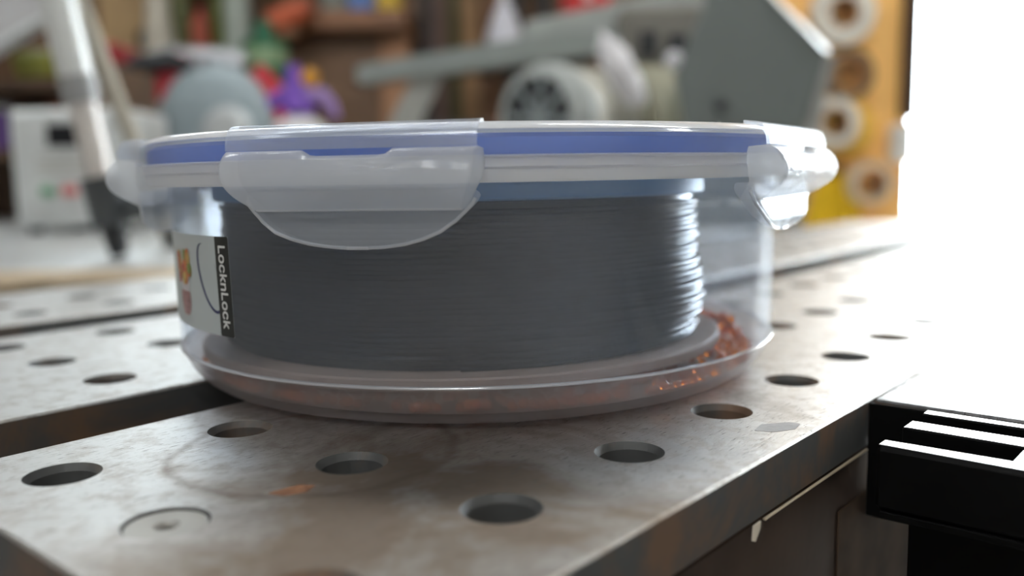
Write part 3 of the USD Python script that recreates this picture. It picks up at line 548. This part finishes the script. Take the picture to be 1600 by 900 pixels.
# purple trigger sprayer
spr = room_thing('spray_bottle', 'white spray bottle with a purple trigger head and orange nozzle behind the lid', 'spray bottle', -0.344, 1.5, -0.002)
obj('bottle_body', solid([(0, 0), (0.045, 0), (0.050, 0.005), (0.050, 0.12), (0.048, 0.145), (0.040, 0.163), (0.022, 0.174), (0.016, 0.178), (0, 0.178)], 48), mat('bottle_white', (0.72, 0.70, 0.70), 0.35), spr)
PUR = mat('purple_plastic', (0.17, 0.065, 0.42), 0.4)
PURL = mat('pale_purple', (0.32, 0.20, 0.48), 0.4)
obj('neck_collar', solid([(0, 0.1785), (0.024, 0.1785), (0.028, 0.190), (0.022, 0.206), (0.014, 0.212), (0, 0.212)], 32), PUR, spr)
obj('sprayer_head', cat_([tube([(-0.012, 0, 0.205), (-0.008, 0, 0.232), (-0.006, 0, 0.258)], [0.017, 0.014, 0.011], 14), tube([(-0.050, 0, 0.196), (-0.02, 0, 0.208), (0.012, 0, 0.214)], [0.011, 0.016, 0.019], 14)]), PUR, spr)
obj('trigger', tube([(0.012, 0, 0.212), (0.038, 0, 0.208), (0.054, 0, 0.190), (0.060, 0, 0.172)], [0.013, 0.013, 0.010, 0.007], 12), PURL, spr, label='pale purple trigger')
obj('nozzle', tube([(0.014, 0, 0.228), (0.022, 0, 0.240), (0.026, 0, 0.250)], [0.014, 0.014, 0.009], 16), mat('orange_nozzle', (0.62, 0.28, 0.02), 0.4), spr, label='orange nozzle')

# ------------------------------------------------------------------ back wall goods
BROWN = mat('cabinet_brown', (0.22, 0.10, 0.045), 0.55, 0, 0.25, 5)
cab = room_thing('wooden_cabinet', 'brown wooden cabinet with an overhanging top at the back wall', 'cabinet', -0.48, 2.75, FL)
obj('carcass', cbox(-0.19, 0.175, 0.0, 0.30, 0.0, 1.395, 0.004), mat('cabinet_dark', (0.10, 0.055, 0.03), 0.6, 0, 0.2, 6), cab)
obj('cabinet_top', cbox(-0.20, 0.19, -0.10, 0.30, 1.396, 1.452, 0.006), BROWN, cab)
obj('side_board', cbox(0.10, 0.188, -0.02, -0.0005, 1.05, 1.395, 0.003), mat('cabinet_tan', (0.34, 0.17, 0.085), 0.6, 0, 0.15, 6), cab, label='lighter brown upright board')
obj('door', cbox(-0.185, 0.095, -0.018, -0.0005, 0.70, 1.390, 0.003), mat('cabinet_door', (0.14, 0.075, 0.038), 0.55, 0, 0.2, 6), cab)
CT = FL + 1.4525
def carton(name, label, x0, x1, d, h, m, z=CT, dep=0.10):
    t = room_thing(name, label, 'box', (x0 + x1) / 2, d, z)
    w = (x1 - x0) / 2
    obj('carton_body', cbox(-w, w, 0, dep, 0, h, 0.003), m, t)
    obj('carton_flap', cbox(-w - 0.002, w + 0.002, -0.002, dep + 0.002, h + 0.0002, h + 0.012, 0.002), m, t)
carton('blue_carton', 'blue carton on top of the brown cabinet', -0.458, -0.388, 2.68, 0.20, mat('carton_blue', (0.07, 0.16, 0.42), 0.5))
carton('yellow_carton', 'yellow carton on top of the brown cabinet at its right end', -0.378, -0.312, 2.68, 0.20, mat('carton_yellow', (0.55, 0.36, 0.02), 0.5))
carton('grey_carton', 'grey-teal carton on top of the brown cabinet beside the blue one', -0.535, -0.466, 2.68, 0.18, mat('carton_teal', (0.16, 0.17, 0.15), 0.6))
tubeo = room_thing('orange_tube', 'fat orange-red cartridge lying tilted at the left end of the cabinet top', 'cartridge', -0.610, 2.60, 0.0)
obj('tube_body', tube([(-0.052, 0, 0.505), (0.0, 0, 0.528), (0.040, 0, 0.545)], 0.034, 20), mat('cartridge_orange', (0.50, 0.10, 0.035), 0.45), tubeo)
obj('tube_cap', tube([(0.041, 0, 0.5455), (0.062, 0, 0.554)], 0.026, 20), mat('cartridge_cap', (0.36, 0.08, 0.03), 0.45), tubeo)
obj('bracket_arm', cbox(-0.03, 0.02, -0.02, 0.125, 0.470, 0.4915, 0.002), BROWN, tubeo)
jug = room_thing('green_canister', 'dark green canister with a pale green upper label behind the purple sprayer', 'canister', -0.650, 2.46, -0.002)
obj('canister_body', solid([(0, 0), (0.055, 0), (0.060, 0.006), (0.060, 0.428), (0.054, 0.440), (0.030, 0.448), (0.022, 0.455), (0, 0.455)], 40), mat('canister_green', (0.010, 0.115, 0.045), 0.4), jug)
obj('label_band', lathe([(0.0602, 0.372), (0.0610, 0.372), (0.0610, 0.418), (0.0602, 0.418)], 40), mat('canister_label', (0.22, 0.32, 0.18), 0.5), jug)
obj('canister_cap', solid([(0, 0.4555), (0.026, 0.4555), (0.026, 0.485), (0, 0.487)], 28), mat('canister_cap', (0.03, 0.16, 0.09), 0.4), jug)
col = room_thing('grey_pipe', 'pale grey-green upright pipe left of the green canister', 'pipe', -0.765, 2.62, -0.002)
obj('pipe_body', tube([(0, 0, 0), (0, 0, 0.45), (0, 0, 0.95)], 0.036, 20), mat('pipe_green_grey', (0.33, 0.37, 0.33), 0.5), col)
obj('pipe_cap', solid([(0, 0.9505), (0.040, 0.9505), (0.040, 0.975), (0, 0.98)], 24), DGREY, col)
rack = room_thing('goods_rack', 'dark open rack of workshop goods left of the grey-green pipe', 'rack', -0.93, 2.74, FL)
for x in (-0.135, 0.105): obj('upright', cbox(x, x + 0.03, 0.0, 0.20, 0.0, 1.95, 0.003), SHELFW, rack)
for z_ in (0.55, 1.32, 1.72): obj('shelf_board', cbox(-0.105, 0.105, 0.0, 0.20, z_, z_ + 0.025, 0.003), mat('rack_board', (0.20, 0.10, 0.05), 0.6, 0, 0.2, 8), rack)
RB = FL + 1.3455
def bottle(name, label, l, d, z, r, h, m, capm):
    t = room_thing(name, label, 'bottle', l, d, z)
    obj('bottle_body', solid([(0, 0), (r * 0.92, 0), (r, r * 0.1), (r, h * 0.66), (r * 0.8, h * 0.78), (r * 0.36, h * 0.88), (r * 0.34, h * 0.92), (0, h * 0.92)], 32), m, t)
    obj('bottle_cap', solid([(0, h * 0.921), (r * 0.42, h * 0.921), (r * 0.42, h), (0, h)], 24), capm, t)
bottle('olive_bottle', 'olive bottle on the dark rack, leftmost of the three', -0.990, 2.80, RB, 0.034, 0.22, mat('olive', (0.13, 0.14, 0.05), 0.4), DGREY)
bottle('green_bottle', 'mossy green bottle on the dark rack, rightmost of the three', -0.862, 2.80, RB, 0.030, 0.24, mat('moss', (0.10, 0.13, 0.02), 0.4), RUBBER)
bottle('red_bottle', 'short red bottle on the dark rack between two green bottles', -0.925, 2.78, RB, 0.028, 0.135, mat('brick_red', (0.42, 0.09, 0.05), 0.4), SAWRED)
tan = room_thing('plywood_board', 'tan plywood board with a dark hand slot hung left of the rack', 'board', -1.14, 2.95, 0.36)
tb = Polygon([(-0.16, 0), (0.12, 0), (0.12, 0.55), (-0.16, 0.55)]).difference(affinity.scale(Point(-0.01, 0.165).buffer(1, 24), 0.045, 0.036))
obj('board_panel', prism(tb, 0.018), mat('tan_ply', (0.50, 0.34, 0.17), 0.6, 0, 0.18, 5), tan)
obj('slot_backing', cbox(-0.07, 0.05, 0.0185, 0.03, 0.11, 0.22), RUBBER, tan)
jar = room_thing('beige_bottle', 'beige plastic bottle with a narrow neck standing before the tan board', 'bottle', -1.005, 2.66, -0.002)
obj('bottle_body', solid([(0, 0), (0.040, 0), (0.042, 0.005), (0.042, 0.50), (0.036, 0.525), (0.032, 0.60), (0, 0.60)], 32), mat('beige_bottle_plastic', (0.50, 0.46, 0.38), 0.4), jar)
obj('bottle_cap', solid([(0, 0.6005), (0.022, 0.6005), (0.020, 0.66), (0, 0.662)], 24), mat('beige_cap', (0.34, 0.30, 0.26), 0.4), jar)

# upright offcuts leaning at the back, between cabinet and band saw
offc = [(-0.272, 0.030, (0.05, 0.045, 0.045), 'black-brown'), (-0.228, 0.034, (0.14, 0.085, 0.07), 'dull maroon-brown'), (-0.176, 0.026, (0.07, 0.065, 0.015), 'dark olive'), (-0.122, 0.058, (0.24, 0.13, 0.05), 'mid-brown'), (-0.052, 0.050, (0.17, 0.075, 0.03), 'reddish brown')]
for i, (x, w, c_, nm) in enumerate(offc):
    t = room_thing('timber_offcut', f'{nm} upright timber strip at the back wall between cabinet and band saw', 'timber', x, 3.05, FL, group=None)
    obj('strip', cbox(-w / 2, w / 2, 0, 0.03, 0, 1.75, 0.002), mat(f'offcut_{i}', c_, 0.6, 0, 0.25, 6), t)
    obj('end_band', cbox(-w / 2 - 0.001, w / 2 + 0.001, -0.001, 0.031, 1.7502, 1.77, 0.001), DGREY, t)
hang = room_thing('black_hose', 'black hose hanging at the back wall above the band saw', 'hose', 0.045, 2.96, 0)
obj('hose_body', tube([(-0.03, 0, 0.30), (-0.028, 0, 0.5), (0.0, 0, 0.72), (0.05, 0, 0.80), (0.075, 0, 0.6), (0.06, 0, 0.36)], 0.022, 12), RUBBER, hang)
obj('wall_hook', cbox(-0.02, 0.05, 0.022, 0.135, 0.765, 0.78, 0.002), DGREY, hang)
fun = room_thing('white_funnel', 'small white funnel standing against the black hose behind the band saw arm', 'funnel', -0.008, 2.56, 0.40)
obj('cone', solid([(0, 0.0), (0.055, 0.0), (0.052, 0.05), (0.030, 0.115), (0.012, 0.15), (0.010, 0.21), (0, 0.21)], 32), mat('funnel_white', (0.60, 0.60, 0.66), 0.4), fun)
obj('rim', lathe([(0.0555, 0.0), (0.062, 0.0), (0.062, 0.008), (0.0555, 0.008)], 32), mat('funnel_rim', (0.5, 0.5, 0.56), 0.4), fun)
obj('shelf_bracket', cbox(-0.07, -0.012, -0.06, 0.43, -0.020, -0.0005, 0.002), SHELFW, fun)

# ------------------------------------------------------------------ metal band saw
GREYP = mat('machine_grey', (0.235, 0.262, 0.250), 0.45, 0.0, 0.08, 6)
GREYD = mat('machine_grey_plate', (0.150, 0.172, 0.168), 0.42, 0.0, 0.05, 5)
CREAM = mat('motor_cream', (0.50, 0.49, 0.43), 0.5, 0, 0.15, 10)
ban = room_thing('band_saw', 'grey metal-cutting band saw with motor and big angled side plate behind the container', 'band saw', 0.0, 1.45, FL)
B = -FL
obj('side_plate', prism([(0.300, B + 0.50), (0.300, B + 0.325), (0.255, B + 0.215), (0.275, B + 0.13), (0.275, B - 0.02), (0.425, B - 0.02), (0.452, B + 0.125), (0.486, B + 0.245), (0.395, B + 0.335), (0.395, B + 0.50)], 0.012, 'xz', -0.05), GREYD, ban, label='large dark grey angled side plate')
lip = [(0.395, B + 0.50), (0.395, B + 0.335), (0.486, B + 0.245)]
rp_ = [(0.3955, B + 0.50), (0.3955, B + 0.3355), (0.4865, B + 0.2455), (0.507, B + 0.262), (0.414, B + 0.350), (0.414, B + 0.50)]
rim_ = prism(rp_, 0.09, 'xz', -0.055); rv = np.array(rim_.vertices)
for q_ in range(len(rv)):
    if any(abs(rv[q_, 0] - x_) < 1e-6 and abs(rv[q_, 2] - z_) < 1e-6 for x_, z_ in rp_[3:]) and rv[q_, 1] < 0: rv[q_, 1] = 0.005  # outer edge pushed back so the bevel catches door light
rim_.vertices = rv
obj('plate_rim', rim_, mat('rim_sky_glare', (0.80, 0.86, 0.86), 0.3, 0.2), ban, label='rim along the sloped edge, coloured white for reflected sky')  # white colour stands in for the sky mirrored on this edge
obj('plate_flange', prism([(0.4865, B + 0.2445), (0.502, B + 0.245), (0.470, B + 0.10), (0.4545, B - 0.02), (0.4265, B - 0.02), (0.4530, B + 0.125)], 0.07, 'xz', -0.045), mat('flange_grey', (0.36, 0.36, 0.34), 0.4), ban)
obj('bolt', mv(yl([(0, -0.010), (0.008, -0.010), (0.009, -0.006), (0.009, 0.0), (0, 0.0)], 16), x=0.325, y=-0.0505, z=B + 0.172), RUBBER, ban)
MZ = B + 0.160
obj('motor', mv(rotm(yl([(0, -0.035), (0.050, -0.035), (0.074, -0.030), (0.083, -0.015), (0.084, 0.02), (0.080, 0.045), (0.080, 0.15), (0.0, 0.15)]), -40, [0, 0, 1]), 0.072, 0.02, MZ), CREAM, ban, label='cream ribbed electric motor')
def mo(m): return mv(rotm(m, -40, [0, 0, 1]), 0.072, 0.02, MZ)
obj('fan_cover_ring', mo(rotm(lathe([(0.066, -0.045), (0.080, -0.040), (0.088, -0.020), (0.088, 0.0), (0.0845, 0.0), (0.0845, -0.0135), (0.0765, -0.0315), (0.066, -0.0375)], 48), -90, [1, 0, 0])), mat('fan_cover', (0.40, 0.43, 0.42), 0.4), ban)
obj('grille_disc', mo(yl([(0, -0.0375), (0.0655, -0.0375), (0.0655, -0.0355), (0, -0.0355)], 40)), RUBBER, ban, label='dark fan grille')
for k_ in range(4):
    obj('grille_spoke', mo(rotm(cbox(-0.005, 0.005, -0.0415, -0.0378, -0.065, 0.065, 0.001), 45 * k_ + 6, [0, 1, 0])), mat('spoke_grey', (0.26, 0.30, 0.31), 0.4), ban)
for k_ in range(9):
    obj('cooling_fin', mo(rotm(lathe([(0.0805, 0.05 + 0.011 * k_), (0.0865, 0.05 + 0.011 * k_), (0.0865, 0.054 + 0.011 * k_), (0.0805, 0.054 + 0.011 * k_)], 48), -90, [1, 0, 0])), CREAM, ban)
obj('motor_foot', cat_([cbox(0.05, 0.22, 0.02, 0.16, B - 0.02, B + 0.078, 0.006)]), GREYP, ban)
obj('gearbox', mv(rotm(yl([(0, 0), (0.078, 0), (0.088, 0.012), (0.088, 0.07), (0, 0.07)]), -62, [0, 0, 1]), 0.205, 0.10, B + 0.165), mat('gearbox_olive', (0.27, 0.26, 0.19), 0.5, 0, 0.15, 10), ban)
obj('pale_streak', blob(0.022, 0.020, 0.060, 0.35, 3, 4).apply_transform(trimesh.transformations.rotation_matrix(math.radians(-28), [0, 1, 0])).apply_translation([0.172, -0.055, B + 0.225]), mat('streak_pale', (0.80, 0.79, 0.82), 0.7), ban, label='pale lumpy streak over the motor')  # pale elongated blob leaning above the motor
obj('lower_arm', mv(prism([(-0.268, B + 0.240), (-0.268, B + 0.268), (0.10, B + 0.322), (0.195, B + 0.318), (0.205, B + 0.285), (0.10, B + 0.275)], 0.07), y=0.17), GREYP, ban, label='grey arm sloping up to the right')
obj('upper_arm', mv(prism([(0.02, B + 0.315), (0.035, B + 0.355), (0.38, B + 0.42), (0.38, B + 0.335), (0.22, B + 0.312)], 0.06), y=0.27), mat('arm_pale_grey', (0.33, 0.35, 0.335), 0.45), ban, label='paler upper saw bow')
obj('guide_block', cbox(0.232, 0.262, 0.16, 0.22, B + 0.275, B + 0.318, 0.003), RUBBER, ban)
obj('guide_block', cbox(0.282, 0.315, 0.16, 0.22, B + 0.272, B + 0.312, 0.003), RUBBER, ban)
obj('knob', mv(blob(0.014, 0.014, 0.014, 0.0), 0.256, -0.035, B + 0.243), mat('knob_white', (0.66, 0.66, 0.70), 0.3), ban)
obj('brace', mv(prism([(-0.255, B + 0.10), (-0.195, B + 0.10), (-0.118, B + 0.250), (-0.168, B + 0.250)], 0.03), y=0.18), mat('brace_grey', (0.30, 0.30, 0.275), 0.5), ban, label='grey diagonal brace under the arm')
obj('bed', cbox(-0.26, 0.42, 0.04, 0.34, B - 0.06, B - 0.021, 0.004), GREYP, ban)
POSTG = mat('post_grey', (0.16, 0.15, 0.13), 0.5)
obj('bed_post', cbox(-0.255, -0.20, 0.175, 0.215, B - 0.0205, B + 0.099, 0.004), POSTG, ban)
obj('bed_post', cbox(0.20, 0.40, 0.17, 0.33, B - 0.0205, B + 0.36, 0.006), POSTG, ban)
obj('stand_cabinet', cbox(-0.26, 0.40, 0.06, 0.32, 0.0, B - 0.0605, 0.006), GREYD, ban)
mot2 = room_thing('steel_offcuts_box', 'dark box with brown scrap behind the band saw brace', 'box', -0.05, 2.2, FL)
obj('box_body', cbox(-0.20, 0.14, 0.0, 0.3, 0.0, 1.10, 0.004), mat('dark_box', (0.045, 0.042, 0.038), 0.6, 0, 0.3, 12), mot2)
obj('box_post', cbox(0.0, 0.045, -0.02, -0.0005, 0.6, 1.10, 0.003), mat('box_post', (0.17, 0.10, 0.07), 0.6), mot2)
obj('round_stub', mv(yl([(0, -0.03), (0.022, -0.03), (0.024, -0.026), (0.024, 0.0), (0, 0.0)], 24), x=0.085, y=-0.0005, z=1.063), mat('stub_tan', (0.34, 0.27, 0.15), 0.5), mot2)
red = room_thing('red_case', 'red case on a bracket above the band saw bow', 'case', 0.175, 1.95, 0.385)
obj('case_body', cbox(-0.055, 0.045, 0, 0.12, 0.0, 0.12, 0.006), mat('case_red', (0.45, 0.02, 0.02), 0.4), red)
obj('case_latch', cbox(-0.015, 0.005, -0.006, -0.0004, 0.05, 0.075, 0.002), SILVER, red)
obj('case_bracket', cbox(-0.02, 0.05, 0.0, 1.14, -0.014, -0.0004, 0.002), DGREY, red)

# ------------------------------------------------------------------ tape rolls and straps on the orange wall
def roll(name, label, l, z, r, rin, w, m, core, d=DR - 0.0005):
    t = room_thing(name, label, 'tape roll', l, d, z)
    obj('tape', rotm(lathe([(rin + 0.003, 0), (r, 0), (r, w), (rin + 0.003, w)], 48), 90, [1, 0, 0]), m, t)
    obj('core', rotm(lathe([(rin, -0.0), (rin + 0.0028, -0.0), (rin + 0.0028, w + 0.002), (rin, w + 0.002)], 48), 90, [1, 0, 0]), core, t)
    obj('peg', rotm(solid([(0, 0), (0.006, 0), (0.006, w + 0.004), (0, w + 0.004)], 12), 90, [1, 0, 0]), DGREY, t)
KRAFT = mat('kraft_core', (0.36, 0.17, 0.06), 0.7)
WT = mat('white_tape', (0.66, 0.62, 0.54), 0.5)
roll('tape_roll', 'white tape roll hung highest on the orange wall beside the saw plate', 0.830, 0.455, 0.078, 0.034, 0.05, WT, KRAFT)
roll('tape_roll', 'dark brown tape roll hung second from the top on the orange wall', 0.852, 0.305, 0.060, 0.036, 0.045, mat('brown_tape', (0.17, 0.11, 0.06), 0.4), KRAFT)
roll('tape_roll', 'yellow tape roll hung third from the top on the orange wall', 0.842, 0.172, 0.074, 0.030, 0.040, mat('yellow_tape', (0.72, 0.42, 0.05), 0.5), KRAFT)
roll('tape_roll', 'white tape roll hung low in front of the yellow roll, on its left', 0.806, 0.186, 0.062, 0.032, 0.030, WT, KRAFT, d=DR - 0.045)
roll('tape_roll', 'pale ring of tape hung lowest, over the yellow hanging cloths', 0.890, 0.035, 0.052, 0.034, 0.04, mat('pale_tape', (0.66, 0.58, 0.44), 0.5), KRAFT, d=DR - 0.06)
clo = room_thing('yellow_cloth', 'bright yellow cloth hanging in folds low on the orange wall', 'cloth', 0.825, DR - 0.03, -0.345)
n_ = 60; xs = np.linspace(-0.085, 0.085, n_); fold = 0.014 * np.sin(xs * 120) + 0.006 * np.sin(xs * 300 + 1)
taper = [(0.0, 1.0), (0.25, 0.95), (0.36, 0.6), (0.41, 0.22)]
V = []
for zc, s_ in taper: V.append(np.c_[xs * s_, fold * s_ - 0.006, np.full(n_, zc)])
for zc, s_ in taper[::-1]: V.append(np.c_[xs * s_, fold * s_ + 0.006, np.full(n_, zc)])
V = np.vstack(V); R_ = 8
qf = []
for a_ in range(R_):
    b_ = (a_ + 1) % R_
    for j in range(n_ - 1): qf.append((a_ * n_ + j, a_ * n_ + j + 1, b_ * n_ + j + 1, b_ * n_ + j))
qf = np.array(qf); cm = trimesh.Trimesh(V, np.vstack([qf[:, [0, 1, 2]], qf[:, [0, 2, 3]]]), process=False); cm.fix_normals()
obj('cloth_folds', cm, mat('cloth_yellow', (0.85, 0.58, 0.02), 0.7), clo, smooth=True)
obj('cloth_peg', rotm(solid([(0, 0), (0.008, 0), (0.008, 0.05), (0, 0.05)], 12), 90, [1, 0, 0]).apply_translation([0, 0.02, 0.415]), DGREY, clo)
swi = room_thing('white_switch_box', 'white switch box at the foot of the dark door post', 'switch box', 0.985, DR - 0.0405, 0.085)
obj('switch_case', cbox(-0.022, 0.024, -0.02, 0.04, 0, 0.095, 0.006), FRAME, swi)
obj('switch_button', cbox(-0.008, 0.010, -0.026, -0.0204, 0.03, 0.06, 0.002), WHITE, swi)
ledge = room_thing('wood_ledge', 'dark wooden ledge screwed to the orange wall below the white switch box', 'ledge', 0.935, DR - 0.0005, 0.034)
obj('ledge_board', cbox(-0.045, 0.045, -0.03, 0, 0, 0.018, 0.002), mat('ledge_brown', (0.36, 0.14, 0.04), 0.6), ledge)
obj('ledge_bracket', cbox(-0.01, 0.01, -0.025, 0, -0.03, -0.0003, 0.002), DGREY, ledge)
# seen through the doorway
pst = room_thing('gate_post', 'pale beige post standing outside the bright doorway', 'post', 2.10, 4.2, FL - 0.01)
obj('post_shaft', cbox(-0.06, 0.06, -0.06, 0.06, 0, 2.6, 0.01), mat('post_beige', (0.70, 0.55, 0.38), 0.7), pst)
obj('post_cap', cbox(-0.08, 0.08, -0.08, 0.08, 2.6005, 2.66, 0.01), mat('post_cap', (0.6, 0.5, 0.4), 0.7), pst)
bush = room_thing('shrub', 'pale green shrub outside the bright doorway beside the beige post', 'shrub', 2.62, 4.7, FL - 0.01)
fol = []
for i in range(420):
    p = np.array([random.gauss(0, 0.16), random.gauss(0, 0.16), 0.62 + random.gauss(0, 0.17)])
    q = rng.normal(size=3); q /= np.linalg.norm(q); w_ = np.cross(q, [0, 0, 1.0]); w_ /= np.linalg.norm(w_)
    a4 = np.array([p, p + q * 0.035 + w_ * 0.016, p + q * 0.075, p + q * 0.035 - w_ * 0.016]); nn_ = np.cross(q, w_) * 0.0012
    fol.append((np.vstack([a4 - nn_, a4 + nn_]), np.array([[0, 2, 1], [0, 3, 2], [4, 5, 6], [4, 6, 7], [0, 1, 5], [0, 5, 4], [1, 2, 6], [1, 6, 5], [2, 3, 7], [2, 7, 6], [3, 0, 4], [3, 4, 7]])))
obj('foliage', cat_(fol), mat('shrub_green', (0.34, 0.46, 0.14), 0.6), bush, smooth=False, kind='stuff')
obj('stem', tube([(0, 0, 0), (0.02, 0, 0.3), (0, 0, 0.62)], [0.02, 0.015, 0.01], 8), PINE, bush)
